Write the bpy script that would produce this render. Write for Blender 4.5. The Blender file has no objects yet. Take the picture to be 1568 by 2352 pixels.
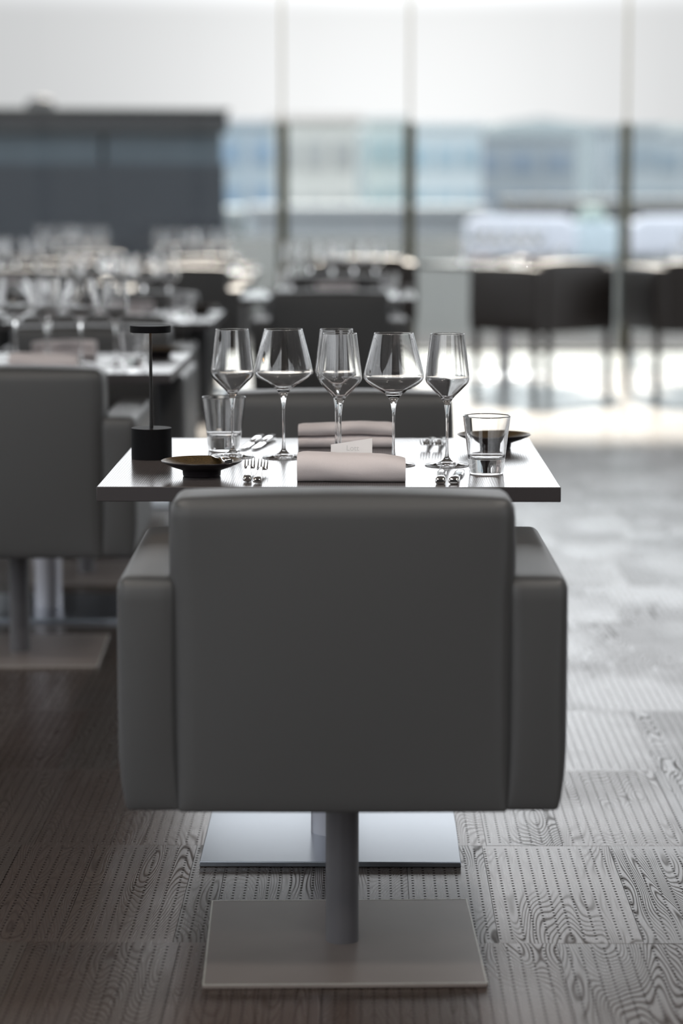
import bpy, bmesh, math, random
from mathutils import Vector, Matrix
S = bpy.context.scene
COL = S.collection
PI = math.pi
R = math.radians
rnd = random.Random(7)

# ------------------------------------------------------------------ camera
cd = bpy.data.cameras.new('camera'); cam = bpy.data.objects.new('camera', cd); COL.objects.link(cam)
S.camera = cam
cd.sensor_fit = 'VERTICAL'; cd.sensor_height = 36.0; cd.sensor_width = 24.0
cd.lens = 5520 / 2352 * 36.0
cam.location = (0, 0, 1.25)
cam.rotation_euler = (R(90 - 7.798), 0, R(0.523))
cd.dof.use_dof = True; cd.dof.focus_distance = 4.33; cd.dof.aperture_fstop = 2.2
cd.clip_end = 3000

# ------------------------------------------------------------------ node helpers
def N(nt, typ, **kw):
    n = nt.nodes.new(typ)
    for k, v in kw.items():
        if k.startswith('_'): setattr(n, k[1:], v)
        else: n.inputs[k.replace('__', ' ')].default_value = v
    return n
def L(nt, a, b): nt.links.new(a, b)
def MATH(nt, op, a, b=None, c=None, clamp=False):
    n = nt.nodes.new('ShaderNodeMath'); n.operation = op; n.use_clamp = clamp
    for i, v in enumerate((a, b, c)):
        if v is None: continue
        if isinstance(v, (int, float)): n.inputs[i].default_value = v
        else: L(nt, v, n.inputs[i])
    return n.outputs[0]
def MIXC(nt, fac, a, b):
    n = nt.nodes.new('ShaderNodeMix'); n.data_type = 'RGBA'
    for s, v in ((n.inputs[0], fac), (n.inputs[6], a), (n.inputs[7], b)):
        if isinstance(v, (int, float)): s.default_value = v
        elif isinstance(v, tuple): s.default_value = (*v, 1) if len(v) == 3 else v
        else: L(nt, v, s)
    return n.outputs[2]
def RAMP(nt, fac, stops):
    n = nt.nodes.new('ShaderNodeValToRGB'); L(nt, fac, n.inputs[0])
    e = n.color_ramp.elements
    while len(e) < len(stops): e.new(0.5)
    for i, (p, c) in enumerate(stops): e[i].position = p; e[i].color = (*c, 1)
    return n.outputs[0]

# ------------------------------------------------------------------ sky: hazy, the veiled sun ahead and above
W = bpy.data.worlds.new('sky'); S.world = W; W.use_nodes = True
nt = W.node_tree; nt.nodes.clear()
tc = N(nt, 'ShaderNodeTexCoord')
def glow(az, el, deg):
    d = Vector((math.sin(R(az)) * math.cos(R(el)), math.cos(R(az)) * math.cos(R(el)), math.sin(R(el))))
    v = nt.nodes.new('ShaderNodeVectorMath'); v.operation = 'DOT_PRODUCT'
    L(nt, tc.outputs['Generated'], v.inputs[0]); v.inputs[1].default_value = d
    k = 1.0 / (1 - math.cos(R(deg)))
    return MATH(nt, 'EXPONENT', MATH(nt, 'MULTIPLY', MATH(nt, 'SUBTRACT', v.outputs['Value'], 1.0), k))
sep = N(nt, 'ShaderNodeSeparateXYZ'); L(nt, tc.outputs['Generated'], sep.inputs[0])
up = MATH(nt, 'MAXIMUM', sep.outputs['Z'], 0.0)
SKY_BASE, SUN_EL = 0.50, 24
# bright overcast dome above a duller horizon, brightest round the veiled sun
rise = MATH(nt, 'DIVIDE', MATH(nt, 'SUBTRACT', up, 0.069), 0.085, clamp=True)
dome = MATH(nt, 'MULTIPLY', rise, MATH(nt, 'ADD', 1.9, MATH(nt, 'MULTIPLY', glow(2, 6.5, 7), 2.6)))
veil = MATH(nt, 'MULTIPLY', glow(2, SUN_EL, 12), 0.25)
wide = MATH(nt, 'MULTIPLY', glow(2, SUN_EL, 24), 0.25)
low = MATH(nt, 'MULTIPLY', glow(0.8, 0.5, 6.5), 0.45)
def SCALE(col, f):
    n = nt.nodes.new('ShaderNodeVectorMath'); n.operation = 'SCALE'; n.inputs[0].default_value = col
    if isinstance(f, (int, float)): n.inputs['Scale'].default_value = f
    else: L(nt, f, n.inputs['Scale'])
    return n.outputs[0]
def ADD(a, b):
    n = nt.nodes.new('ShaderNodeVectorMath'); n.operation = 'ADD'; L(nt, a, n.inputs[0]); L(nt, b, n.inputs[1]); return n.outputs[0]
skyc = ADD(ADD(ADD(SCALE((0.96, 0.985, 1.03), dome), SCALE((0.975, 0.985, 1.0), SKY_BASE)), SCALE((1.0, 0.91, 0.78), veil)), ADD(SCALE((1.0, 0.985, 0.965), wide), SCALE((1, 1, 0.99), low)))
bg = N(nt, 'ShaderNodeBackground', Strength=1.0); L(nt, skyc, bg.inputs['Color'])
sd = bpy.data.lights.new('hazy_sun', 'SUN'); sd.energy = 9.0; sd.angle = R(4); sd.color = (1.0, 0.90, 0.77)
so = bpy.data.objects.new('hazy_sun', sd); COL.objects.link(so); so.location = (0, 30, 30)
so.rotation_euler = Vector((0.035, 0.80, 0.58)).to_track_quat('Z', 'Y').to_euler()
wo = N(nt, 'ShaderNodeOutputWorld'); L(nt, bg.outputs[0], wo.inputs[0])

# ------------------------------------------------------------------ exposure
S.view_settings.view_transform = 'Standard'; S.view_settings.look = 'None'
S.view_settings.exposure = 0.0; S.view_settings.gamma = 1.0; S.view_settings.use_curve_mapping = False
S.cycles.use_denoising = True
S.cycles.max_bounces = 16; S.cycles.transmission_bounces = 14; S.cycles.glossy_bounces = 6
S.cycles.diffuse_bounces = 4; S.cycles.transparent_max_bounces = 16
S.cycles.sample_clamp_indirect = 8

# ------------------------------------------------------------------ materials
def mat(name):
    m = bpy.data.materials.new(name); m.use_nodes = True
    nt = m.node_tree; nt.nodes.clear()
    b = nt.nodes.new('ShaderNodeBsdfPrincipled'); o = nt.nodes.new('ShaderNodeOutputMaterial')
    L(nt, b.outputs[0], o.inputs[0])
    return m, nt, b
def simple(name, col, rough=0.5, metal=0.0, ior=1.5, vary=0.08, scale=40, bump=0.0, coords='Object', stretch=(1, 1, 1)):
    m, nt, b = mat(name)
    t = N(nt, 'ShaderNodeTexCoord'); mp = N(nt, 'ShaderNodeMapping'); mp.inputs['Scale'].default_value = stretch
    L(nt, t.outputs[coords], mp.inputs[0])
    n = N(nt, 'ShaderNodeTexNoise', Scale=scale, Detail=4.0); L(nt, mp.outputs[0], n.inputs['Vector'])
    lo = tuple(c * (1 - vary) for c in col); hi = tuple(min(1, c * (1 + vary)) for c in col)
    L(nt, MIXC(nt, n.outputs['Fac'], lo, hi), b.inputs['Base Color'])
    b.inputs['Roughness'].default_value = rough; b.inputs['Metallic'].default_value = metal; b.inputs['IOR'].default_value = ior
    if bump:
        bp = N(nt, 'ShaderNodeBump', Strength=bump, Distance=0.001); L(nt, n.outputs['Fac'], bp.inputs['Height'])
        L(nt, bp.outputs[0], b.inputs['Normal'])
    return m
M = {}
M['leather'] = simple('taupe_leather', (0.066, 0.0675, 0.0695), 0.42, vary=0.06, scale=900, bump=0.06)
M['dark_leather'] = simple('dark_brown_leather', (0.045, 0.039, 0.036), 0.40, vary=0.06, scale=700, bump=0.05)
M['pole'] = simple('grey_powder_coated_steel', (0.10, 0.098, 0.105), 0.45, vary=0.05, scale=500)
M['chair_plate'] = simple('taupe_coated_steel', (0.225, 0.195, 0.180), 0.42, metal=0.1, vary=0.12, scale=9, bump=0.02)
M['plate_edge'] = simple('worn_bare_steel_edge', (0.50, 0.49, 0.45), 0.4, metal=0.3, vary=0.3, scale=60)
M['steel'] = simple('brushed_steel', (0.30, 0.33, 0.37), 0.30, metal=1.0, vary=0.05, scale=30, stretch=(1, 40, 1), bump=0.02)
M['satin_pole'] = simple('satin_steel_tube', (0.40, 0.40, 0.43), 0.42, metal=0.9, vary=0.04, scale=60)
M['cutlery'] = simple('polished_steel', (0.86, 0.85, 0.84), 0.10, metal=1.0, vary=0.02, scale=20)
M['black_metal'] = simple('black_anodised_metal', (0.006, 0.006, 0.007), 0.5, ior=1.16, vary=0.1, scale=200)
M['lamp_pole'] = simple('satin_black_tube', (0.010, 0.010, 0.010), 0.28, vary=0.1, scale=200)
M['napkin'] = simple('mauve_grey_linen', (0.70, 0.645, 0.645), 0.9, vary=0.10, scale=520, bump=0.35, stretch=(1, 3, 3))
M['card'] = simple('white_card', (0.84, 0.83, 0.83), 0.7, vary=0.02, scale=100)
M['ink'] = simple('pale_grey_ink', (0.64, 0.64, 0.64), 0.7, vary=0.02)
M['plate_glaze'] = simple('black_stoneware_glaze', (0.014, 0.011, 0.013), 0.28, vary=0.3, scale=150, bump=0.05)
M['mullion'] = simple('dark_green_grey_post_paint', (0.030, 0.042, 0.040), 0.35, vary=0.05, scale=30)
M['fin'] = simple('champagne_anodised_fin', (0.74, 0.68, 0.46), 0.25, metal=0.6, vary=0.04, scale=30)
M['ceiling'] = simple('matt_ceiling_plaster', (0.62, 0.60, 0.57), 0.9, vary=0.04, scale=3)
M['wall'] = simple('grey_wall_plaster', (0.30, 0.29, 0.29), 0.85, vary=0.05, scale=4)
M['subfloor'] = simple('dark_subfloor', (0.006, 0.005, 0.005), 0.9, vary=0.2, scale=20)
M['white_fab'] = simple('white_outdoor_upholstery', (0.72, 0.72, 0.80), 0.85, vary=0.04, scale=12)
M['pale_planter'] = simple('pale_blue_grey_planter', (0.50, 0.58, 0.64), 0.7, vary=0.05, scale=8)

def glassmat(name, tint=(1, 1, 1), rough=0.0):
    m, nt, b = mat(name)
    b.inputs['Base Color'].default_value = (*tint, 1); b.inputs['Transmission Weight'].default_value = 1.0
    b.inputs['Roughness'].default_value = rough; b.inputs['IOR'].default_value = 1.5
    return m
M['glass'] = glassmat('clear_crystal')
def panemat(name, tint, extra):
    m = bpy.data.materials.new(name); m.use_nodes = True; nt = m.node_tree; nt.nodes.clear()
    tr = N(nt, 'ShaderNodeBsdfTransparent'); tr.inputs[0].default_value = (*tint, 1)
    gl = N(nt, 'ShaderNodeBsdfGlossy', Roughness=0.02)
    fr = N(nt, 'ShaderNodeFresnel', IOR=1.35)
    mx = nt.nodes.new('ShaderNodeMixShader'); L(nt, MATH(nt, 'MULTIPLY', fr.outputs[0], extra), mx.inputs[0])
    L(nt, tr.outputs[0], mx.inputs[1]); L(nt, gl.outputs[0], mx.inputs[2])
    o = nt.nodes.new('ShaderNodeOutputMaterial'); L(nt, mx.outputs[0], o.inputs[0])
    return m
M['pane'] = panemat('window_glass', (0.985, 0.99, 0.99), 0.7)
M['screen_pane'] = panemat('windscreen_glass', (0.95, 0.985, 0.985), 0.8)

def emis(name, col, s):
    m = bpy.data.materials.new(name); m.use_nodes = True; nt = m.node_tree; nt.nodes.clear()
    e = N(nt, 'ShaderNodeEmission', Strength=s); e.inputs[0].default_value = (*col, 1)
    o = nt.nodes.new('ShaderNodeOutputMaterial'); L(nt, e.outputs[0], o.inputs[0]); return m
M['warm_led'] = emis('warm_led', (1.0, 0.50, 0.13), 7.0)
M['downlight'] = emis('warm_downlight_lens', (1.0, 0.92, 0.84), 46.0)

# brown / gold inside of the side plates
def plate_inside():
    m, nt, b = mat('bronze_speckled_glaze')
    t = N(nt, 'ShaderNodeTexCoord')
    v = N(nt, 'ShaderNodeTexVoronoi', Scale=420.0); L(nt, t.outputs['Object'], v.inputs['Vector'])
    c = RAMP(nt, v.outputs['Distance'], [(0.0, (0.15, 0.095, 0.030)), (0.45, (0.07, 0.044, 0.015)), (0.9, (0.02, 0.014, 0.007))])
    L(nt, c, b.inputs['Base Color']); b.inputs['Roughness'].default_value = 0.36
    bp = N(nt, 'ShaderNodeBump', Strength=0.35, Distance=0.001); L(nt, v.outputs['Distance'], bp.inputs['Height']); L(nt, bp.outputs[0], b.inputs['Normal'])
    return m
M['plate_inside'] = plate_inside()

# table top: open-pored taupe veneer under satin lacquer, pores run along the depth
def table_mat():
    m, nt, b = mat('taupe_lacquered_veneer')
    t = N(nt, 'ShaderNodeTexCoord')
    mp = N(nt, 'ShaderNodeMapping'); mp.inputs['Scale'].default_value = (1, 0.10, 1); L(nt, t.outputs['Object'], mp.inputs[0])
    w = N(nt, 'ShaderNodeTexNoise', Scale=9.0, Detail=2.0); L(nt, mp.outputs[0], w.inputs['Vector'])
    sx = N(nt, 'ShaderNodeSeparateXYZ'); L(nt, t.outputs['Object'], sx.inputs[0])
    ph = MATH(nt, 'ADD', MATH(nt, 'MULTIPLY', sx.outputs['X'], 250.0), MATH(nt, 'MULTIPLY', w.outputs['Fac'], 9.0))
    line = MATH(nt, 'POWER', MATH(nt, 'ABSOLUTE', MATH(nt, 'SINE', MATH(nt, 'MULTIPLY', ph, PI))), 0.6)
    mp2 = N(nt, 'ShaderNodeMapping'); mp2.inputs['Scale'].default_value = (1, 0.06, 1); L(nt, t.outputs['Object'], mp2.inputs[0])
    brk = N(nt, 'ShaderNodeTexNoise', Scale=420.0, Detail=2.0); L(nt, mp2.outputs[0], brk.inputs['Vector'])
    h = MATH(nt, 'ADD', MATH(nt, 'MULTIPLY', line, 0.7), MATH(nt, 'MULTIPLY', brk.outputs['Fac'], 0.6))
    L(nt, MIXC(nt, line, (0.070, 0.062, 0.062), (0.100, 0.090, 0.090)), b.inputs['Base Color'])
    L(nt, MATH(nt, 'ADD', 0.16, MATH(nt, 'MULTIPLY', MATH(nt, 'SUBTRACT', 1.0, line), 0.12)), b.inputs['Roughness']); b.inputs['IOR'].default_value = 1.62
    b.inputs['Coat Weight'].default_value = 0.12; b.inputs['Coat Roughness'].default_value = 0.12
    L(nt, MATH(nt, 'ADD', 0.46, MATH(nt, 'MULTIPLY', h, 0.14)), b.inputs['Specular IOR Level'])
    bp = N(nt, 'ShaderNodeBump', Strength=0.10, Distance=0.0005); L(nt, h, bp.inputs['Height']); L(nt, bp.outputs[0], b.inputs['Normal'])
    return m
M['table'] = table_mat()
M['table_edge'] = simple('taupe_edge_banding', (0.042, 0.037, 0.039), 0.4, vary=0.05, scale=60)

# floor boards: dark oiled oak, brushed grain, rows of small drilled holes
ROW0, ROWH = 3.857, 0.592
def floor_mat():
    m, nt, b = mat('dark_perforated_oak')
    g = N(nt, 'ShaderNodeNewGeometry'); oi = N(nt, 'ShaderNodeObjectInfo'); at = N(nt, 'ShaderNodeAttribute', _attribute_name='board')
    s = N(nt, 'ShaderNodeSeparateXYZ'); L(nt, g.outputs['Position'], s.inputs[0])
    X, Y = s.outputs['X'], s.outputs['Y']
    r1 = MATH(nt, 'FRACT', MATH(nt, 'ADD', oi.outputs['Random'], MATH(nt, 'MULTIPLY', at.outputs['Fac'], 7.31)))
    # a board-by-board shift of the grain
    off = N(nt, 'ShaderNodeCombineXYZ'); L(nt, MATH(nt, 'MULTIPLY', r1, 37.0), off.inputs['Z'])
    L(nt, MATH(nt, 'MULTIPLY', X, 6.0), off.inputs['X']); L(nt, MATH(nt, 'MULTIPLY', Y, 1.0), off.inputs['Y'])
    n1 = N(nt, 'ShaderNodeTexNoise', Scale=1.0, Detail=2.0, Roughness=0.40, Distortion=0.15); L(nt, off.outputs[0], n1.inputs['Vector'])
    ring = MATH(nt, 'SINE', MATH(nt, 'MULTIPLY', n1.outputs['Fac'], 560.0))
    ring = MATH(nt, 'POWER', MATH(nt, 'MULTIPLY', MATH(nt, 'ADD', ring, 1.0), 0.5), 3.0)      # thin grain grooves
    off2 = N(nt, 'ShaderNodeCombineXYZ'); L(nt, MATH(nt, 'MULTIPLY', r1, 11.0), off2.inputs['Z'])
    L(nt, MATH(nt, 'MULTIPLY', X, 3.0), off2.inputs['X']); L(nt, MATH(nt, 'MULTIPLY', Y, 2.0), off2.inputs['Y'])
    pat = N(nt, 'ShaderNodeTexNoise', Scale=1.0, Detail=3.0); L(nt, off2.outputs[0], pat.inputs['Vector'])
    patm = MATH(nt, 'MULTIPLY', MATH(nt, 'SUBTRACT', pat.outputs['Fac'], 0.40), 5.0, clamp=True)
    groove = MATH(nt, 'MULTIPLY', ring, patm)
    fib = N(nt, 'ShaderNodeCombineXYZ'); L(nt, MATH(nt, 'MULTIPLY', X, 260.0), fib.inputs['X']); L(nt, MATH(nt, 'MULTIPLY', Y, 9.0), fib.inputs['Y'])
    fn = N(nt, 'ShaderNodeTexNoise', Scale=1.0, Detail=2.0); L(nt, fib.outputs[0], fn.inputs['Vector'])
    # drilled holes: columns 20 mm apart, holes 16 mm apart, a margin at each board end
    rowf = MATH(nt, 'DIVIDE', MATH(nt, 'SUBTRACT', Y, ROW0), ROWH)
    yin = MATH(nt, 'MULTIPLY', MATH(nt, 'FRACT', rowf), ROWH)
    rsh = MATH(nt, 'MULTIPLY', MATH(nt, 'FRACT', MATH(nt, 'MULTIPLY', MATH(nt, 'FLOOR', rowf), 0.377)), 0.02)
    u = MATH(nt, 'SUBTRACT', MATH(nt, 'MULTIPLY', MATH(nt, 'FRACT', MATH(nt, 'DIVIDE', MATH(nt, 'ADD', X, rsh), 0.02)), 0.02), 0.01)
    v = MATH(nt, 'SUBTRACT', MATH(nt, 'MULTIPLY', MATH(nt, 'FRACT', MATH(nt, 'DIVIDE', yin, 0.016)), 0.016), 0.008)
    d = MATH(nt, 'SQRT', MATH(nt, 'ADD', MATH(nt, 'MULTIPLY', u, u), MATH(nt, 'MULTIPLY', v, v)))
    hole = MATH(nt, 'DIVIDE', MATH(nt, 'SUBTRACT', 0.0028, d), 0.0006, clamp=True)
    hole = MATH(nt, 'MULTIPLY', hole, MATH(nt, 'GREATER_THAN', yin, 0.016))
    hole = MATH(nt, 'MULTIPLY', hole, MATH(nt, 'LESS_THAN', yin, ROWH - 0.016))
    base = RAMP(nt, r1, [(0.0, (0.060, 0.042, 0.033)), (0.3, (0.085, 0.060, 0.049)), (0.55, (0.066, 0.055, 0.047)), (0.8, (0.100, 0.071, 0.057)), (1.0, (0.068, 0.058, 0.052))])
    big = MIXC(nt, MATH(nt, 'MULTIPLY', fn.outputs['Fac'], 0.5), base, (0.028, 0.021, 0.018))
    c = MIXC(nt, MATH(nt, 'MULTIPLY', groove, 0.4), big, (0.016, 0.012, 0.011))
    c = MIXC(nt, MATH(nt, 'MULTIPLY', hole, 0.92), c, (0.004, 0.003, 0.003))
    L(nt, c, b.inputs['Base Color'])
    rg = MATH(nt, 'ADD', MATH(nt, 'ADD', 0.23, MATH(nt, 'MULTIPLY', fn.outputs['Fac'], 0.10)), MATH(nt, 'MULTIPLY', MATH(nt, 'MAXIMUM', MATH(nt, 'MULTIPLY', groove, 0.7), hole), 0.40))
    L(nt, rg, b.inputs['Roughness'])
    L(nt, MATH(nt, 'MULTIPLY', MATH(nt, 'SUBTRACT', 1.0, MATH(nt, 'MAXIMUM', hole, MATH(nt, 'MULTIPLY', groove, 0.7))), 0.29), b.inputs['Specular IOR Level'])
    b.inputs['IOR'].default_value = 1.5; L(nt, MATH(nt, 'MULTIPLY', MATH(nt, 'SUBTRACT', 1.0, MATH(nt, 'MAXIMUM', hole, MATH(nt, 'MULTIPLY', groove, 0.75))), 0.25), b.inputs['Coat Weight']); b.inputs['Coat Roughness'].default_value = 0.2; b.inputs['Coat IOR'].default_value = 1.4
    hh = MATH(nt, 'SUBTRACT', MATH(nt, 'SUBTRACT', MATH(nt, 'MULTIPLY', fn.outputs['Fac'], 0.25), groove), MATH(nt, 'MULTIPLY', hole, 1.5))
    bp = N(nt, 'ShaderNodeBump', Strength=0.32, Distance=0.0006); L(nt, hh, bp.inputs['Height']); L(nt, bp.outputs[0], b.inputs['Normal'])
    return m
M['floor'] = floor_mat()

# ------------------------------------------------------------------ object helpers
def obj(name, me, parent=None, m=None, loc=(0, 0, 0), rot=(0, 0, 0), **pr):
    if isinstance(me, bmesh.types.BMesh):
        bm = me; me = bpy.data.meshes.new(name); bm.to_mesh(me); bm.free()
    o = bpy.data.objects.new(name, me); COL.objects.link(o)
    if m and me is not None and not me.materials: me.materials.append(M[m] if isinstance(m, str) else m)
    o.parent = parent; o.location = loc; o.rotation_euler = rot
    for k, v in pr.items(): o[k] = v
    return o
def thing(name, label, cat, loc=(0, 0, 0), rz=0.0, group=None):
    o = bpy.data.objects.new(name, None); COL.objects.link(o); o.location = loc; o.rotation_euler = (0, 0, rz)
    o.empty_display_size = 0.1; o['label'] = label; o['category'] = cat
    if group: o['group'] = group
    return o
def tag(o, label, cat, group=None):
    o['label'] = label; o['category'] = cat
    if group: o['group'] = group
    return o
def struct(name, me, m=None, parent=None, loc=(0, 0, 0), **pr):
    o = obj(name, me, parent, m, loc, **pr)
    if parent is None: o['kind'] = 'structure'
    return o
def dup(root, loc, rz, label=None, name=None):
    c = root.copy(); COL.objects.link(c); c.location = loc; c.rotation_euler = (0, 0, rz)
    if label: c['label'] = label
    for ch in list(root.children):
        d = ch.copy(); COL.objects.link(d); d.parent = c
        for g in list(ch.children):
            e = g.copy(); COL.objects.link(e); e.parent = d
    return c
def smooth(bm, ang=35):
    for f in bm.faces: f.smooth = True
    for e in bm.edges:
        if len(e.link_faces) == 2 and e.calc_face_angle(0) > R(ang): e.smooth = False
    return bm
def box(sx, sy, sz, c=(0, 0, 0), bevel=0.0, seg=2, bm=None):
    own = bm is None
    b = bmesh.new()
    bmesh.ops.create_cube(b, size=1.0)
    for v in b.verts: v.co = Vector((v.co.x * sx + c[0], v.co.y * sy + c[1], v.co.z * sz + c[2]))
    if bevel:
        b.normal_update(); bmesh.ops.bevel(b, geom=list(b.edges), offset=bevel, segments=seg, profile=0.5, affect='EDGES')
        b.normal_update(); smooth(b, 40)
        for f in b.faces:
            if max(abs(c_) for c_ in f.normal) > 0.999: f.smooth = False
    if own: return b
    t = bpy.data.meshes.new('t'); b.to_mesh(t); b.free(); bm.from_mesh(t); bpy.data.meshes.remove(t)
    return bm
def pillow(x0, x1, y0, y1, z0, z1, r0, puff=0.0, n=10, f=None, tight=0.0):
    """upholstered block: a box with rounded edges whose faces swell a little"""
    bm = bmesh.new(); bmesh.ops.create_cube(bm, size=2.0)
    bmesh.ops.subdivide_edges(bm, edges=list(bm.edges), cuts=n, use_grid_fill=True)
    c = Vector(((x0 + x1) / 2, (y0 + y1) / 2, (z0 + z1) / 2)); h = Vector(((x1 - x0) / 2, (y1 - y0) / 2, (z1 - z0) / 2))
    for v in bm.verts:
        u = v.co.copy()
        # crowd the grid towards the edges so that the rounding is well sampled
        w = Vector([math.copysign(1 - (1 - abs(a)) ** 1.8, a) for a in u])
        p = Vector((w.x * h.x, w.y * h.y, w.z * h.z))
        r = r0 * (1 - tight * max(0.0, -u.z) ** 2)
        q = Vector([max(-h[i] + r, min(h[i] - r, p[i])) for i in range(3)])
        d = p - q
        if d.length > 1e-7: p = q + d.normalized() * r
        for i in range(3):
            if abs(u[i]) > 0.999:
                j, k = (i + 1) % 3, (i + 2) % 3
                p[i] += math.copysign(puff * (1 - abs(w[j]) ** 2.2) * (1 - abs(w[k]) ** 2.2), u[i])
        v.co = p + c
        if f: v.co = f(v.co)
    bmesh.ops.recalc_face_normals(bm, faces=bm.faces)
    for fc in bm.faces: fc.smooth = True
    return bm
def lathe(prof, n=32, bm=None, mi=None, caps=True):
    """surface of revolution about z through (r, z) points; r = 0 closes to a pole"""
    bm = bm or bmesh.new(); rings = []
    for r, z in prof:
        if r < 1e-6: rings.append([bm.verts.new((0, 0, z))])
        else: rings.append([bm.verts.new((r * math.cos(2 * PI * i / n), r * math.sin(2 * PI * i / n), z)) for i in range(n)])
    for k, (a, b) in enumerate(zip(rings, rings[1:])):
        for i in range(n):
            j = (i + 1) % n
            if len(a) == 1 and len(b) == 1: continue
            if len(a) == 1: f = bm.faces.new((a[0], b[j], b[i]))
            elif len(b) == 1: f = bm.faces.new((a[i], a[j], b[0]))
            else: f = bm.faces.new((a[i], a[j], b[j], b[i]))
            f.smooth = True
            if mi: f.material_index = mi[k]
    return bm
def sharpen(bm, ang=40):
    bmesh.ops.recalc_face_normals(bm, faces=bm.faces)
    for e in bm.edges:
        if len(e.link_faces) == 2 and e.calc_face_angle(0) > R(ang): e.smooth = False
    return bm
def cyl(r, z0, z1, n=32, bev=0.0):
    p = [(0, z0), (r - bev, z0)] + ([(r, z0 + bev), (r, z1 - bev)] if bev else [(r, z0), (r, z1)][1:] if False else [(r, z0), (r, z1)] if not bev else []) + [(r - bev, z1), (0, z1)]
    q = [p[0]]
    for a in p[1:]:
        if abs(a[0] - q[-1][0]) + abs(a[1] - q[-1][1]) > 1e-7: q.append(a)
    return sharpen(lathe(q, n), 30)
def spline(pts, per=5):
    """Catmull-Rom through (r, z) points"""
    out = []
    P = [pts[0]] + list(pts) + [pts[-1]]
    for i in range(1, len(P) - 2):
        for k in range(per):
            t = k / per; a, b, c, d = P[i - 1], P[i], P[i + 1], P[i + 2]
            out.append(tuple(0.5 * ((2 * b[j]) + (-a[j] + c[j]) * t + (2 * a[j] - 5 * b[j] + 4 * c[j] - d[j]) * t * t + (-a[j] + 3 * b[j] - 3 * c[j] + d[j]) * t ** 3) for j in range(2)))
    out.append(tuple(pts[-1])); return out

# ================================================================== SETTING
fl = struct('floor', box(15.6, 21.2, 0.1, (-0.2, 7.45, -0.062)), 'subfloor')
# boards: courses of equal depth, boards of mixed widths, running away from the camera
unit = bmesh.new(); bmesh.ops.create_cube(unit, size=1.0)
for v in unit.verts: v.co.z = v.co.z * 0.5 - 0.25
for f_ in unit.faces:
    pass
plank_me = bpy.data.meshes.new('plank'); unit.to_mesh(plank_me); unit.free(); plank_me.materials.append(M['floor'])
far = bmesh.new(); lay = far.verts.layers.float.new('board')
GAP, TH = 0.0009, 0.02
near_boards = []
for k in range(-11, 24):
    y0 = ROW0 + k * ROWH; y1 = min(y0 + ROWH, 17.9)
    if y0 > 17.85: break
    x = -7.9 + rnd.random() * 0.12
    while x < 7.4:
        w = rnd.choice((0.062, 0.075, 0.125, 0.145, 0.145, 0.19, 0.24) if x < 0.15 else (0.145, 0.24, 0.36, 0.48)); x1 = min(x + w, 7.5)
        yc = (y0 + y1) / 2 + 0.1
        seen = 3.2 < y1 and y1 < 9.95 and x1 > -0.156 * (y1 + 0.2) - 0.05 and x < 0.138 * (y1 + 0.2) + 0.05
        z = -rnd.random() * 0.0005
        if seen:
            near_boards.append((x, x1, y0, y1, z))
        else:
            q = [(x + GAP / 2, y0 + GAP / 2), (x1 - GAP / 2, y0 + GAP / 2), (x1 - GAP / 2, y1 - GAP / 2), (x + GAP / 2, y1 - GAP / 2)]
            b_ = rnd.random()
            vs = [far.verts.new((a, c, zz)) for zz in (z - 0.011, z) for a, c in q]
            for v in vs: v[lay] = b_
            far.faces.new(vs[4:])
            for i in range(4): far.faces.new((vs[i], vs[(i + 1) % 4], vs[4 + (i + 1) % 4], vs[4 + i]))
        x = x1
obj('plank_field', far, fl, 'floor', kind='stuff')
for (x, x1, y0, y1, z) in near_boards:
    p = obj('plank', plank_me, fl, loc=((x + x1) / 2, (y0 + y1) / 2, z)); p.scale = (x1 - x - GAP, y1 - y0 - GAP, TH)

struct('ceiling', box(15.6, 21.3, 0.2, (-0.2, 7.45, 4.7)), 'ceiling')
struct('wall_right', box(0.2, 9.6, 4.6, (7.6, 1.65, 2.3)), 'wall')
w4 = struct('window_4', box(0.12, 11.4, 0.06, (7.6, 12.2, 0.02)), 'mullion')
for i in range(5): obj('mullion', box(0.10, 0.06, 4.5, (7.6, 6.55 + i * 2.8, 2.3)), w4, 'mullion')
for i in range(4): obj('pane', box(0.012, 2.72, 4.48, (7.6, 7.95 + i * 2.8, 2.3)), w4, 'pane')
w3 = struct('window_3', box(15.2, 0.08, 0.08, (-0.2, -3.0, 0.02)), 'mullion')
for i in range(7): obj('mullion', box(0.06, 0.10, 4.5, (-7.7 + i * 2.5, -3.0, 2.3)), w3, 'mullion')
struct('wall_back', box(4.0, 0.2, 4.6, (1.0, -2.8, 2.3)), simple('brown_timber_panel', (0.10, 0.075, 0.06), 0.6, vary=0.15, scale=6, stretch=(6, 1, 0.4)))
for i in range(6): obj('pane', box(2.42, 0.012, 4.48, (-6.45 + i * 2.5, -3.0, 2.3)), w3, 'pane')
# left side: a low wall, a header and four piers round a long run of panes
wl = bmesh.new()
box(0.2, 21.2, 0.25, (-8.0, 7.45, 0.125), bm=wl); box(0.2, 21.2, 0.4, (-8.0, 7.45, 4.40), bm=wl)
struct('wall_left', wl, 'wall')
w2 = struct('window_2', box(0.12, 21.0, 0.06, (-8.0, 7.45, 0.29)), 'mullion')
for i in range(8):
    obj('mullion', box(0.10, 0.06, 3.9, (-8.0, -3.0 + i * 2.98, 2.25)), w2, 'mullion')
for i in range(7):
    obj('pane', box(0.012, 2.92, 3.88, (-8.0, -1.51 + i * 2.98, 2.25)), w2, 'pane')

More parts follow.
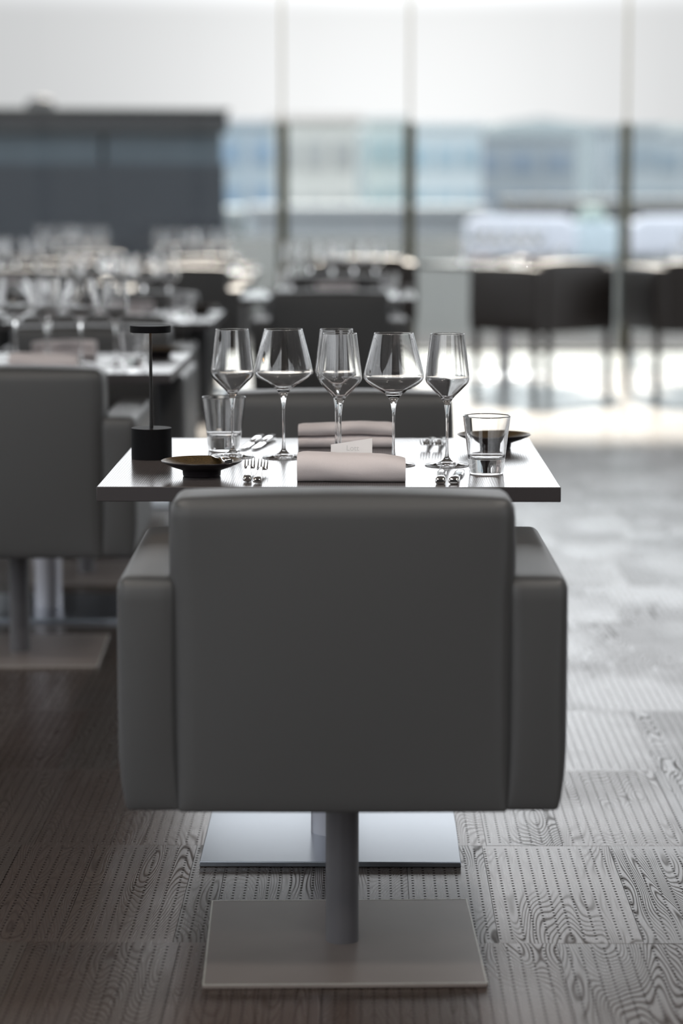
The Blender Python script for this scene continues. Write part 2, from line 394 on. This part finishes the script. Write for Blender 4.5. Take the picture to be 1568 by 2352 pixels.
# window wall ahead
WY = 17.98
w1 = struct('window_1', box(15.4, 0.06, 0.05, (-0.2, WY, 0.0)), 'mullion')
xs = [-7.8, -5.4, -3.6, -0.603, 0.340, 1.940, 3.2, 4.9, 6.5, 7.45]
for i, x in enumerate(xs):
    obj('mullion', box(0.017, 0.05, 4.55, (x, WY, 2.3), 0.004, 1), w1, 'fin', label='slim champagne coloured window mullion')
for a, b in zip(xs, xs[1:]):
    obj('pane', box(b - a - 0.032, 0.012, 4.5, ((a + b) / 2, WY, 2.28)), w1, 'pane')

# ------------------------------------------------------------------ outside
struct('terrace_deck', box(60, 40, 0.12, (0, 18.0 + 20.05, -0.075)), simple('pale_blue_grey_deck', (0.030, 0.034, 0.040), 0.95, ior=1.2, vary=0.16, scale=1.6, coords='Object', stretch=(0.15, 1.6, 1)))
struct('city_ground', box(900, 700, 0.5, (0, 408, -9.0)), simple('grey_city_ground', (0.085, 0.09, 0.095), 0.9, vary=0.25, scale=0.03))

ws = thing('glass_windscreen', 'chest to head high glass windscreen with dark green posts on the terrace', 'windscreen', (0, 18.42, 0))
for x in (-3.7, -0.614, 0.348, 1.985, 3.6):
    obj('post', box(0.088, 0.06, 1.70, (x, 0, 0.85), 0.006, 1), ws, 'mullion')
js = (-3.66, -0.86, -0.652, -0.575, 0.035, 0.310, 0.388, 0.90, 1.64, 1.945, 2.025, 3.56)
for a, b in zip(js, js[1:]):
    if b - a < 0.12: continue
    obj('pane', box(b - a - 0.012, 0.014, 1.60, ((a + b) / 2, 0, 0.90)), ws, 'screen_pane')

# dark clad wing of the building, close on the left
dk = simple('dark_slate_cladding', (0.022, 0.025, 0.034), 0.6, vary=0.12, scale=1.2)
dk2 = simple('dark_brown_grey_fascia', (0.030, 0.029, 0.031), 0.6, vary=0.08, scale=1.5)
bandm = simple('dull_blue_window_strip', (0.075, 0.092, 0.11), 0.3, vary=0.25, scale=2.5, stretch=(1, 1, 3))
wing = thing('building_wing', 'long dark slate clad wing with a flat roof, beyond the window on the left', 'building', (-1.71, 30.0, 0), R(12))
def wpart(name, x0, x1, y0, y1, z0, z1, m): return obj(name, box(x1 - x0, y1 - y0, z1 - z0, ((x0 + x1) / 2, (y0 + y1) / 2, (z0 + z1) / 2), 0.01, 1), wing, m)
for i in range(7): wpart('cladding_panel', -1.5 * (i + 1) + 0.004, -1.5 * i, 0.0, 5.8, 0.0, 1.48, dk)
for i in range(7): wpart('window', -1.5 * (i + 1) + 0.03, -1.5 * i - 0.03, 0.06, 5.7, 1.47, 1.88, bandm)
wpart('fascia', -10.5, 0.03, -0.05, 5.9, 1.86, 2.10, dk2)
wpart('roof_edge', -10.5, 0.05, -0.10, 6.0, 2.10, 2.15, 'mullion')
rv = sharpen(lathe([(0.0, 0.16), (0.10, 0.15), (0.17, 0.10), (0.19, 0.0)], 20), 60)
obj('roof_vent', rv, wing, dk2, loc=(-2.22, 0.6, 2.14))

# city beyond the terrace; its aerial haze is only in the facade colours
def building(x, y, w, d, h, col, wcol, nb, label, z0=-8.75, name='city_building'):
    gm = sum(col) / 3; col = tuple(1.05 * (0.55 * c + 0.45 * gm) for c in col); wcol = tuple(1.0 * c for c in wcol); mw = simple('city_facade', col, 0.8, vary=0.08, scale=0.25); mg = simple('city_window_band', wcol, 0.4, vary=0.25, scale=0.4)
    t = thing(name, label, 'building', (x, y, z0))
    obj('facade', box(w, d, h - z0, (0, d / 2, (h - z0) / 2)), t, mw)
    obj('roof', box(w + 0.6, d + 0.6, 0.35, (0, d / 2, h - z0 + 0.17)), t, mw)
    zt = h - z0; fh = 3.1
    for b in range(nb):
        g = bmesh.new(); nwin = max(3, int(w / 2.6))
        zz = zt - 1.9 - b * fh
        for i in range(nwin):
            box(w / nwin * 0.7, 0.2, 1.5, (-w / 2 + (i + 0.5) * w / nwin, -0.05, zz), bm=g)
        obj('window_row', g, t, mg, kind='stuff')
    return t
def bx(px, Y): return (px - 835) / 5520 * Y
building(-9.6, 170, 8.6, 14, 5.2, (0.30, 0.39, 0.48), (0.22, 0.30, 0.40), 4, 'blue grey far building just right of the dark wing')
building(-2.75, 138, 4.7, 10, 4.75, (0.56, 0.54, 0.50), (0.38, 0.38, 0.38), 4, 'pale warm grey far building between the first two window posts')
building(1.35, 152, 2.4, 7, 5.0, (0.42, 0.52, 0.54), (0.30, 0.40, 0.44), 4, 'narrow pale teal far building left of the middle window post')
building(5.6, 165, 4.8, 14, 4.9, (0.50, 0.57, 0.63), (0.34, 0.43, 0.50), 4, 'pale blue far building right of the middle window post')
building(12.4, 190, 8.4, 16, 4.7, (0.27, 0.31, 0.36), (0.20, 0.24, 0.30), 4, 'mid grey far building in the right hand part of the skyline')
building(18.9, 170, 3.4, 12, 4.9, (0.34, 0.39, 0.44), (0.26, 0.31, 0.36), 4, 'blue grey far building behind the right window post')
building(25.6, 185, 7.5, 16, 4.8, (0.38, 0.43, 0.48), (0.26, 0.31, 0.36), 4, 'far building at the right end of the skyline')
building(-26.0, 185, 22.0, 16, 4.2, (0.36, 0.40, 0.45), (0.26, 0.31, 0.36), 4, 'long low far building behind the dark wing')
building(40.0, 190, 20.0, 16, 4.4, (0.36, 0.40, 0.45), (0.26, 0.31, 0.36), 4, 'long far building beyond the right end of the skyline')
# low dark block and roofs in front of them on the right
building(11.5, 95, 11.0, 10, 0.25, (0.15, 0.145, 0.155), (0.11, 0.11, 0.12), 2, 'low dark flat roofed building in front of the right skyline', name='low_building')
building(0.2, 100, 9.6, 10, -0.05, (0.31, 0.32, 0.35), (0.25, 0.27, 0.30), 2, 'low grey flat roofed building in front of the middle skyline', name='low_building')
building(-9.5, 105, 8.0, 10, -0.2, (0.36, 0.40, 0.42), (0.28, 0.33, 0.36), 2, 'low pale grey building beside the dark wing', name='low_building')
# hill line
hb = bmesh.new(); top = []; bot = []
for i in range(61):
    a = (i - 30) / 30.0; x = a * 260
    hgt = 14.2 + 0.8 * math.sin(i * 0.37) + 0.5 * math.sin(i * 0.9 + 1) + 2.6 * math.exp(-((x - 40) / 9) ** 2)
    top.append(hb.verts.new((x, 600 + 12 * math.sin(i), hgt))); bot.append((hb.verts.new((x, 540, -9)), hb.verts.new((x, 700, -9))))
for i in range(60):
    hb.faces.new((bot[i][0], bot[i + 1][0], top[i + 1], top[i])); hb.faces.new((top[i], top[i + 1], bot[i + 1][1], bot[i][1]))
bmesh.ops.recalc_face_normals(hb, faces=hb.faces)
struct('hills', hb, simple('hazy_blue_hillside', (0.13, 0.16, 0.18), 0.95, vary=0.15, scale=0.02))

# outdoor seats on the terrace
def outdoor_sofa(x, y, w, label):
    t = thing('outdoor_sofa', label, 'sofa', (x, y, -0.015))
    obj('seat', pillow(-w / 2, w / 2, -0.4, 0.4, 0.10, 0.42, 0.05, 0.01, 6), t, 'white_fab')
    obj('backrest', pillow(-w / 2, w / 2, -0.45, -0.20, 0.10, 0.74, 0.06, 0.01, 6), t, 'white_fab')
    for s in (-1, 1): obj('armrest', pillow(s * w / 2 - 0.09, s * w / 2 + 0.09, -0.42, 0.42, 0.10, 0.66, 0.05, 0.01, 6), t, 'white_fab')
    for sx in (-1, 1):
        for sy in (-1, 1): obj('leg', box(0.06, 0.06, 0.12, (sx * (w / 2 - 0.12), sy * 0.3, 0.06), 0.005, 1), t, 'mullion')
outdoor_sofa(2.52, 39.0, 1.55, 'white low sofa out on the terrace, above the turned armchair')
outdoor_sofa(5.05, 39.0, 1.30, 'white low sofa out on the terrace at the far right')
pl = thing('planter', 'pale blue grey planter box between the two white terrace sofas', 'planter', (3.85, 41.0, -0.015))
obj('body', box(0.85, 0.6, 0.62, (0, 0, 0.31), 0.02, 2), pl, 'pale_planter')
g = bmesh.new(); bmesh.ops.create_icosphere(g, subdivisions=3, radius=0.2)
for v in g.verts: v.co = Vector((v.co.x * 1.3, v.co.y, v.co.z * 0.9 + 0.70)) + Vector((rnd.uniform(-.02, .02),) * 3)
obj('plant', g, pl, simple('grey_green_foliage', (0.30, 0.36, 0.34), 0.8, vary=0.3, scale=20))

# ceiling lights for warm glints in the glasses; rear pair added for frontal fill
for i, (x, y) in enumerate(((-1.7, -1.4), (1.5, -1.4), (-1.7, 1.0), (1.5, 1.0), (-1.7, 3.3), (1.5, 3.3))):
    t = thing('ceiling_light', 'round warm downlight in the ceiling, ' + ('added fill behind the camera, by the glazed side', 'added fill behind the camera, by the timber panel', 'first row before the chair, by the glazed side', 'first row before the chair, by the plain wall', 'nearest the focused table, by the glazed side', 'nearest the focused table, by the plain wall')[i], 'ceiling light', (x, y, 4.6), 0, 'ceiling downlights')
    obj('housing', sharpen(lathe([(0.30, 0.0), (0.33, 0.0), (0.33, -0.05), (0.30, -0.05), (0.30, -0.012)], 24), 30), t, 'black_metal')
    obj('lens', lathe([(0.0, -0.02), (0.30, -0.02)], 24), t, 'downlight')

# ================================================================== FURNITURE
def make_chair(label, loc, rz, leather='leather', base='pedestal', plate_rz=0.0):
    t = thing('armchair', label, 'armchair', loc, rz, None)
    z0, za = (0.304, 0.662) if base == 'pedestal' else (0.37, 0.752)
    def back_shape(p):
        k = (p.z - z0) / (0.783 - z0)
        if p.z > 0.64: p.x *= 1.0 + 0.018 * min(1, (p.z - 0.64) / 0.05)
        p.x *= 1.0 - 0.012 * max(0, 1 - k * 4)
        return p
    def arm_shape(s):
        def f(p):
            k = max(0.0, 1 - (p.z - z0) / 0.10)
            p.x -= s * 0.012 * k * k * (1 if s * p.x > 0.30 else 0.2)
            return p
        return f
    obj('backrest', pillow(-0.2535, 0.2535, -0.305, -0.165, z0, 0.783, 0.020, 0.008, 18, back_shape, 0.7), t, leather)
    for s in (-1, 1):
        a, b = sorted((s * 0.248, s * 0.340))
        obj('armrest', pillow(a, b, -0.300, 0.275, z0 + 0.001, za, 0.016, 0.005, 14, arm_shape(s), 0.6), t, leather)
    obj('seat', pillow(-0.252, 0.252, -0.18, 0.268, z0 + 0.004, 0.455, 0.03, 0.012, 10), t, leather)
    if base == 'pedestal':
        obj('column', cyl(0.0272, 0.006, z0 + 0.02, 32), t, 'pole')
        bp = obj('base_plate', box(0.447, 0.447, 0.0065, (0, 0, 0.0036), 0.0012, 2), t, 'chair_plate', rot=(0, 0, plate_rz))
        rim = bmesh.new()
        for sx, sy, cx, cy in ((0.446, 0.0028, 0, -0.2222), (0.446, 0.0028, 0, 0.2222), (0.0028, 0.446, -0.2222, 0), (0.0028, 0.446, 0.2222, 0)):
            box(sx, sy, 0.0012, (cx, cy, 0.0066), bm=rim)
        obj('worn_edge', rim, bp, 'plate_edge', label='worn bare steel edge of the plate', kind='stuff')
    else:
        for sx in (-1, 1):
            for sy in (-0.265, 0.235): obj('leg', box(0.034, 0.034, z0 + 0.01, (sx * 0.31, sy, (z0 + 0.01) / 2), 0.003, 1), t, 'dark_leather')
    return t
def make_table(label, loc, rz=0.0):
    t = thing('dining_table', label, 'table', loc, rz, None)
    tb = box(0.802, 0.80, 0.026, (0, 0, 0.717), 0.0015, 2)
    for f in tb.faces: f.material_index = 0 if f.normal.z > 0.9 else 1
    o = obj('tabletop', tb, t, 'table')
    if len(o.data.materials) < 2: o.data.materials.append(M['table_edge'])
    obj('column', cyl(0.040, 0.008, 0.70, 40), t, 'satin_pole')
    obj('mounting_plate', box(0.40, 0.40, 0.008, (0, 0, 0.700), 0.001, 1), t, 'pole')
    obj('base_plate', box(0.482, 0.43, 0.010, (0, 0, 0.0053), 0.0012, 2), t, 'steel')
    return t

TZ = 0.7301
MAIN = (-0.060, 4.515)
main_table = make_table('square taupe table in focus, laid for two with a black lamp', (*MAIN, 0))
near_chair = make_chair('taupe leather armchair in front, seen from behind on a square plate', (-0.034, 3.852, 0), R(0.6), plate_rz=R(1.1))
dup(near_chair, (-0.060, 5.158, 0), R(180), 'taupe armchair on the far side of the table in focus, facing the camera')

sets = [  # x, y, rotation, phrase for the table, with near chair, with far chair, labels of the chairs
    ('la', -0.93, 7.00, 0, 'the table just behind the lamp'),
    ('lb', -0.97, 9.45, 0, 'the second table behind the lamp'),
    ('lc', -1.03, 14.40, 0, 'the table by the dark wing corner'),
    ('ea', -1.80, 9.90, 0, 'the nearest table at the left edge'),
    ('eb', -1.86, 12.20, 0, 'the second table at the left edge'),
    ('ec', -1.86, 15.30, 0, 'the farthest table on the left'),
    ('ca', -0.16, 11.35, 0, 'the table straight behind the front one'),
]
for key, x, y, rz, ph in sets:
    dup(main_table, (x, y, 0), rz, {'la': 'blurred square table just behind the lamp, its right corner catching light', 'lb': 'second blurred table behind the lamp, one row farther back',
        'lc': 'blurred table far back by the corner of the dark wing', 'ea': 'nearest of the blurred tables cut off at the left edge', 'eb': 'second blurred table back at the left edge',
        'ec': 'farthest blurred table on the left, before the dark wing', 'ca': 'blurred table straight behind the front one, holding a row of glasses'}[key])
    dup(near_chair, (x + 0.01, y - 0.663, 0), R(1.0), 'grey armchair seen from behind, near side of ' + ph)
    dup(near_chair, (x + (0.04 if key == 'la' else 0), y + 0.645, 0), R(180), 'grey armchair facing the camera, far side of ' + ph)
dup(main_table, (0.92, 15.66, 0), R(38), 'far table turned corner on, right of the middle window post')
dup(main_table, (2.28, 15.62, 0), R(15), 'far table behind the dark armchair at the right edge')
lc = make_chair('dark brown four legged armchair turned with its grey side showing', (1.073, 14.62, 0), R(41), 'dark_leather', 'legs')
dup(lc, (1.985, 14.66, 0), R(14), 'dark brown four legged armchair cut off at the right edge')
dup(lc, (-0.02, 15.45, 0), R(4), 'dark armchair alone by the middle window post')

# ================================================================== TABLEWARE
def open_glass(name, foot, stem, bowl, n):
    t = thing(name, '', 'wine glass')
    for nm, pr in (('foot', foot), ('stem', stem), ('bowl', bowl)):
        b = lathe(pr, n); obj(nm, b, t, 'glass')
    return t
def wine_glass(kind, n=56):
    foot = [(0.0, 0.0008), (0.012, 0.0004), (0.030, 0.0), (0.0395, 0.0), (0.0410, 0.0009), (0.0400, 0.0020), (0.030, 0.0036), (0.018, 0.0058), (0.0085, 0.0100), (0.0044, 0.0160)]
    if kind == 'tulip':
        stem = spline([(0.0044, 0.0160), (0.0031, 0.026), (0.0025, 0.045), (0.0026, 0.075), (0.0030, 0.092), (0.0040, 0.1030), (0.0052, 0.1130)], 4)
        out = spline([(0.0052, 0.1130), (0.0088, 0.1215), (0.0158, 0.1300), (0.0238, 0.1380), (0.0315, 0.1460), (0.0380, 0.1530), (0.0404, 0.1590), (0.0406, 0.1650), (0.0385, 0.1850), (0.0350, 0.2150), (0.0315, 0.2440)], 4)
        th = 0.0013; zi = 0.1225
    else:
        stem = spline([(0.0044, 0.0160), (0.0031, 0.026), (0.0024, 0.050), (0.0024, 0.080), (0.0028, 0.096), (0.0040, 0.1070), (0.0056, 0.1150)], 4)
        out = spline([(0.0056, 0.1150), (0.0088, 0.1235), (0.0150, 0.1310), (0.0245, 0.1380), (0.0365, 0.1445), (0.0485, 0.1525), (0.0548, 0.1595), (0.0560, 0.1660), (0.0535, 0.1800), (0.0460, 0.2100), (0.0366, 0.2450)], 4)
        th = 0.0013; zi = 0.1310
    inner = []
    for r, z in reversed(out):
        if z > zi + 0.002 and r - th > 0.004:
            ex = th * (1.0 + max(0, (0.165 - z) / 0.03) * 0.8)
            inner.append((r - ex, z + max(0, (0.165 - z)) * 0.05))
    k0 = (out[-1][0] - out[-2][0]) / (out[-1][1] - out[-2][1])
    out.insert(-1, (out[-1][0] - k0 * 0.0007, out[-1][1] - 0.0007)); inner.insert(1, (inner[0][0] - k0 * 0.0007, inner[0][1] - 0.0007))
    bowl = out + [(out[-1][0] - th * 0.2, out[-1][1] + 0.00035), (out[-1][0] - th * 0.5, out[-1][1] + 0.0005), (out[-1][0] - th * 0.8, out[-1][1] + 0.00035)] + inner + [(0.0, inner[-1][1] - 0.0012)]
    return foot, stem, bowl
tulip = open_glass('tulip_glass', *wine_glass('tulip'), 56)
burg = open_glass('burgundy_glass', *wine_glass('burg'), 64)
# heavy based tumbler, one watertight surface
tp = [(0.0, 0.0010), (0.026, 0.0004), (0.0292, 0.0), (0.0303, 0.0008), (0.0306, 0.0022), (0.0308, 0.0035), (0.0318, 0.012), (0.0340, 0.032), (0.0388, 0.072), (0.04285, 0.1036), (0.0429, 0.1046), (0.04245, 0.1053), (0.0419, 0.1055), (0.04135, 0.1053), (0.0409, 0.1046), (0.04085, 0.1036), (0.0368, 0.072), (0.0330, 0.040), (0.0326, 0.036), (0.0316, 0.0305), (0.0300, 0.0288), (0.024, 0.0275), (0.010, 0.0268), (0.0, 0.0266)]
tumbler_me = bpy.data.meshes.new('tumbler'); b_ = lathe(tp, 64); b_.to_mesh(tumbler_me); b_.free(); tumbler_me.materials.append(M['glass'])
# footed side plate
pp = [(0.0, 0.003), (0.026, 0.003), (0.028, 0.0), (0.0325, 0.0), (0.0338, 0.002), (0.0345, 0.0105), (0.040, 0.0130), (0.055, 0.0180), (0.068, 0.0240), (0.0722, 0.0268), (0.0728, 0.0282), (0.0716, 0.0288), (0.067, 0.0266), (0.055, 0.0222), (0.040, 0.0186), (0.020, 0.0168), (0.0, 0.0164)]
pm = [0] * 11 + [1] * 5
side_me = bpy.data.meshes.new('side_plate'); b_ = lathe(pp, 64, mi=pm); b_.to_mesh(side_me); b_.free(); side_me.materials.append(M['plate_glaze']); side_me.materials.append(M['plate_inside'])
# folded napkin: two soft layers, the fold towards -y
def napkin_mesh(seed, taper):
    r = random.Random(seed); bm = bmesh.new(); prof = []
    Rf, Ln, rr = 0.0245, 0.072, 0.0112
    for i in range(13): a = PI / 2 + PI * i / 12; prof.append((Rf + Rf * math.cos(a), Rf + Rf * math.sin(a)))       # front fold, top to bottom
    for i in range(1, 5): prof.append((Rf + (Ln - Rf - rr) * i / 4, 0.0))
    for i in range(1, 8): a = -PI / 2 + PI * i / 8; prof.append((Ln - rr + rr * math.cos(a), rr + rr * math.sin(a)))
    prof += [(Ln - rr, 2 * rr + 0.0002), (Rf + 0.012, 2 * rr + 0.0012), (Ln - rr, 2 * rr + 0.0030)]
    for i in range(1, 8): a = -PI / 2 + PI * i / 8; prof.append((Ln - rr + rr * math.cos(a), 0.049 - rr + rr * math.sin(a)))
    for i in range(4): prof.append((Ln - rr - (Ln - rr - Rf) * i / 4, 0.049))
    rings = []; n = 22
    for k in range(n + 1):
        u = k / n; e = min(u, 1 - u) * n
        sc = 1.0 - taper * u ** 2.5 - (0.05 if e < 0.5 else 0.012 if e < 1.5 else 0); wob = 0.0009 * math.sin(u * 9 + seed) + r.uniform(-.0003, .0003)
        rings.append([bm.verts.new(((u - 0.5) * 0.190, 0.003 * math.sin(u * 3 + seed) + y + (0.0015 * math.sin(7 * u + z * 90)), max(0.0, z * sc + (wob if z > 0.01 else 0)))) for y, z in prof])
    m_ = len(prof)
    for a, b in zip(rings, rings[1:]):
        for i in range(m_): bm.faces.new((a[i], a[(i + 1) % m_], b[(i + 1) % m_], b[i])).smooth = True
    for rg in (rings[0], rings[-1]): bm.faces.new(rg)
    bmesh.ops.triangulate(bm, faces=[f for f in bm.faces if len(f.verts) > 4])
    sharpen(bm, 50)
    me = bpy.data.meshes.new('napkin'); bm.to_mesh(me); bm.free(); me.materials.append(M['napkin']); return me
nap1, nap2 = napkin_mesh(1, 0.16), napkin_mesh(4, 0.08)

# cutlery, pointing along +y with the handle end at the origin
def bar(stations, n=10):
    """soft flat bar through stations (y, z, half width, half thickness)"""
    bm = bmesh.new(); rings = []
    for y, z, w, h in stations:
        rings.append([bm.verts.new((w * math.copysign(abs(math.cos(2 * PI * i / n)) ** 0.7, math.cos(2 * PI * i / n)), y, z + h * math.copysign(abs(math.sin(2 * PI * i / n)) ** 0.7, math.sin(2 * PI * i / n)))) for i in range(n)])
    for a, b in zip(rings, rings[1:]):
        for i in range(n): bm.faces.new((a[i], a[(i + 1) % n], b[(i + 1) % n], b[i])).smooth = True
    bm.faces.new(rings[0]); bm.faces.new(rings[-1])
    bmesh.ops.recalc_face_normals(bm, faces=bm.faces)
    return bm
def make_fork():
    t = thing('fork', '', 'fork')
    obj('handle', bar([(0, 0.0055, 0.0052, 0.0026), (0.003, 0.0058, 0.0078, 0.0045), (0.03, 0.0068, 0.0075, 0.0042), (0.075, 0.0100, 0.0048, 0.0032), (0.112, 0.0145, 0.0032, 0.0024), (0.130, 0.0140, 0.0040, 0.0016)], 12), t, 'cutlery')
    obj('head', bar([(0.129, 0.0141, 0.0040, 0.0016), (0.137, 0.0105, 0.0080, 0.0012), (0.147, 0.0080, 0.0098, 0.0011), (0.155, 0.0090, 0.0100, 0.0011)], 12), t, 'cutlery')
    for i in range(4):
        x = -0.0084 + 0.0056 * i
        tm = bar([(0.1545, 0.0090, 0.0016, 0.0010), (0.166, 0.0115, 0.0014, 0.0010), (0.178, 0.0165, 0.0011, 0.0009), (0.190, 0.0230, 0.0005, 0.0004)], 6)
        bmesh.ops.translate(tm, verts=tm.verts, vec=(x, 0, 0)); obj('tine', tm, t, 'cutlery')
    return t
def make_knife(s=1.0, name='knife'):
    t = thing(name, '', 'knife')
    obj('handle', bar([(0, 0.0058, 0.0070, 0.0034), (0.002, 0.0062, 0.0094, 0.0058), (0.04 * s, 0.0062, 0.0086, 0.0054), (0.085 * s, 0.0055, 0.0062, 0.0040), (0.100 * s, 0.0048, 0.0056, 0.0030)], 12), t, 'cutlery')
    obj('blade', bar([(0.0995 * s, 0.0048, 0.0056, 0.0022), (0.112 * s, 0.0040, 0.0088, 0.0010), (0.170 * s, 0.0030, 0.0090, 0.0009), (0.196 * s, 0.0030, 0.0062, 0.0008), (0.205 * s, 0.0030, 0.0015, 0.0005)], 12), t, 'cutlery')
    return t
fork0 = make_fork(); knife0 = make_knife(); bknife = make_knife(0.72, 'butter_knife')

def put(o, tbl, rz, dx, dy, label, rot=0.0, name=None, z=TZ):
    c, s = math.cos(rz), math.sin(rz)
    o.location = (tbl[0] + c * dx - s * dy, tbl[1] + s * dx + c * dy, z); o.rotation_euler = (0, 0, rz + rot); o['label'] = label
    return o
used = set()
def glass_copy(proto, *a, **k):
    if proto.name not in used: used.add(proto.name); return put(proto, *a, **k)
    return put(dup(proto, (0, 0, 0), 0), *a, **k)
def mesh_thing(name, me, cat, *a, **k):
    o = obj(name, me); o['category'] = cat
    return put(o, *a, **k)

# --- the table in focus
T = MAIN
glass_copy(tulip, T, 0, 0.215, -0.080, 'slim tulip wine glass beside the front water tumbler')
glass_copy(burg, T, 0, 0.116, -0.073, 'wide bowled wine glass behind the right end of the front napkin')
glass_copy(tulip, T, 0, 0.0165, -0.066, 'tulip wine glass standing behind the white place card')
glass_copy(tulip, T, 0, -0.190, 0.060, 'slim tulip wine glass before the rear water tumbler')
glass_copy(burg, T, 0, -0.092, 0.047, 'wide bowled wine glass between the forks and the rear napkin')
glass_copy(tulip, T, 0, 0.0085, 0.062, 'tulip wine glass half hidden behind another one at the place card')
mesh_thing('water_tumbler', tumbler_me, 'tumbler', T, 0, 0.282, -0.206, 'heavy based water tumbler near the front right corner of the sharp table')
mesh_thing('water_tumbler', tumbler_me, 'tumbler', T, 0, -0.213, 0.174, 'heavy based water tumbler near the rear edge, right of the black lamp')
mesh_thing('side_plate', side_me, 'plate', T, 0, -0.229, -0.244, 'small dark footed side plate with bronze inside, before the lamp')
mesh_thing('side_plate', side_me, 'plate', T, 0, 0.318, 0.215, 'small dark footed side plate behind the front water tumbler')
mesh_thing('napkin', nap1, 'napkin', T, 0, 0.039, -0.350, 'mauve grey folded napkin at the front edge, fold to the camera')
mesh_thing('napkin', nap2, 'napkin', T, 0, 0.026, 0.283, 'mauve grey folded napkin at the rear edge, two layers showing', rot=PI)
put(fork0, T, 0, -0.143, -0.340, 'left fork of the pair beside the bronze side plate', rot=R(1.2))
put(dup(fork0, (0, 0, 0), 0), T, 0, -0.125, -0.362, 'right fork of the pair beside the bronze side plate', rot=R(-1.0))
put(dup(fork0, (0, 0, 0), 0), T, 0, 0.199, 0.345, 'left fork of the pair at the rear edge', rot=PI + R(-6))
put(dup(fork0, (0, 0, 0), 0), T, 0, 0.222, 0.340, 'right fork of the pair at the rear edge', rot=PI + R(-6))
put(knife0, T, 0, 0.194, -0.366, 'left knife of the pair before the front tulip glass', rot=R(-3))
put(dup(knife0, (0, 0, 0), 0), T, 0, 0.217, -0.366, 'right knife of the pair before the front tulip glass', rot=R(-6))
put(dup(knife0, (0, 0, 0), 0), T, 0, -0.150, 0.375, 'left knife of the pair at the rear edge', rot=PI + R(-8))
put(dup(knife0, (0, 0, 0), 0), T, 0, -0.127, 0.375, 'right knife of the pair at the rear edge', rot=PI + R(-8))
put(bknife, T, 0, -0.178, -0.300, 'butter knife resting across the right rim of the bronze side plate', rot=R(14), z=TZ + 0.0262)

# place card
pc = thing('place_card', 'white place card with pale grey lettering behind the front napkin', 'card', (T[0] + 0.0385, T[1] - 0.262, TZ), R(-4))
pc.rotation_euler = (R(-6), R(0), R(-5))
cb = box(0.074, 0.0006, 0.062, (0, 0, 0.033))
for v in cb.verts:
    if v.co.z > 0.03: v.co.z += 0.006 * (v.co.x / 0.037)
obj('card', cb, pc, 'card')
fc = bpy.data.curves.new('lettering', 'FONT'); fc.body = 'Lott'; fc.size = 0.0135; fc.align_x = 'CENTER'; fc.extrude = 0.0001
fo = bpy.data.objects.new('lettering', fc); COL.objects.link(fo); bpy.context.view_layer.update()
lm = bpy.data.meshes.new_from_object(fo.evaluated_get(bpy.context.evaluated_depsgraph_get())); bpy.data.objects.remove(fo)
lm.materials.clear(); lm.materials.append(M['ink'])
obj('lettering', lm, pc, loc=(0.002, -0.0005, 0.0475), rot=(R(90), 0, 0))

# cordless lamp
lamp = thing('table_lamp', 'black cordless table lamp with a flat disc head on a thin pole', 'lamp', (T[0] - 0.343, T[1] + 0.033, TZ))
obj('base', cyl(0.0385, 0.0, 0.0585, 64, 0.0008), lamp, 'black_metal')
obj('pole', sharpen(lathe([(0, 0.058), (0.0036, 0.058), (0.0027, 0.241), (0, 0.241)], 20), 40), lamp, 'lamp_pole')
hd = obj('lamp_head', sharpen(lathe([(0.0, 0.2480), (0.030, 0.2480), (0.030, 0.2400), (0.0380, 0.2400), (0.0386, 0.2408), (0.0386, 0.2520), (0.0378, 0.2528), (0.0, 0.2528)], 64), 30), lamp, 'black_metal')
obj('led_ring', lathe([(0.006, 0.2474), (0.029, 0.2474)], 40), hd, 'warm_led', label='warm glowing light ring under the head')

# --- the blurred tables
import itertools
roles = [  # kind, dx, dy, words
    ('t', 0.215, -0.080, 'right tulip glass, near row'), ('b', 0.116, -0.073, 'right wide glass, near row'), ('t', 0.0165, -0.066, 'middle tulip glass, near row'),
    ('t', -0.190, 0.060, 'left tulip glass, rear row'), ('b', -0.092, 0.047, 'left wide glass, rear row'), ('t', 0.0085, 0.062, 'middle tulip glass, rear row')]
tables = [(x, y, R(rz), ph) for _, x, y, rz, ph in sets] + [(0.92, 15.66, R(38), 'the corner on table'), (2.28, 15.62, R(15), 'the right edge table')]
def in_view(x, y): return -0.160 * (y + 0.1) < x < 0.142 * (y + 0.1)
for (x, y, rz, ph) in tables:
    c, s = math.cos(rz), math.sin(rz)
    def ok(dx, dy): return in_view(x + c * dx - s * dy, y + s * dx + c * dy)
    for kd, dx, dy, wd in roles:
        jx, jy = rnd.uniform(-.002, .002), rnd.uniform(-.002, .002)
        if not ok(dx, dy): continue
        glass_copy(tulip if kd == 't' else burg, (x, y), rz, dx + jx, dy + jy, wd + ', on ' + ph)['group'] = 'wine glasses on ' + ph
    for dx, dy, wd in ((0.282, -0.206, 'water tumbler, near right corner of '), (-0.213, 0.174, 'water tumbler, rear left part of ')):
        if ok(dx, dy): mesh_thing('water_tumbler', tumbler_me, 'tumbler', (x, y), rz, dx, dy, wd + ph)['group'] = 'tumblers on the blurred tables'
    for dx, dy, wd in ((-0.229, -0.244, 'dark side plate, near left of '), (0.318, 0.215, 'dark side plate, rear right of ')):
        if ok(dx, dy): mesh_thing('side_plate', side_me, 'plate', (x, y), rz, dx, dy, wd + ph)['group'] = 'side plates on the blurred tables'
    for dx, dy, rt, me, wd in ((0.039, -0.340, 0, nap1, 'folded napkin, near side of '), (0.026, 0.30, PI, nap2, 'folded napkin, rear side of ')):
        if ok(dx, dy): mesh_thing('napkin', me, 'napkin', (x, y), rz, dx, dy, wd + ph, rot=rt)['group'] = 'napkins on the blurred tables'
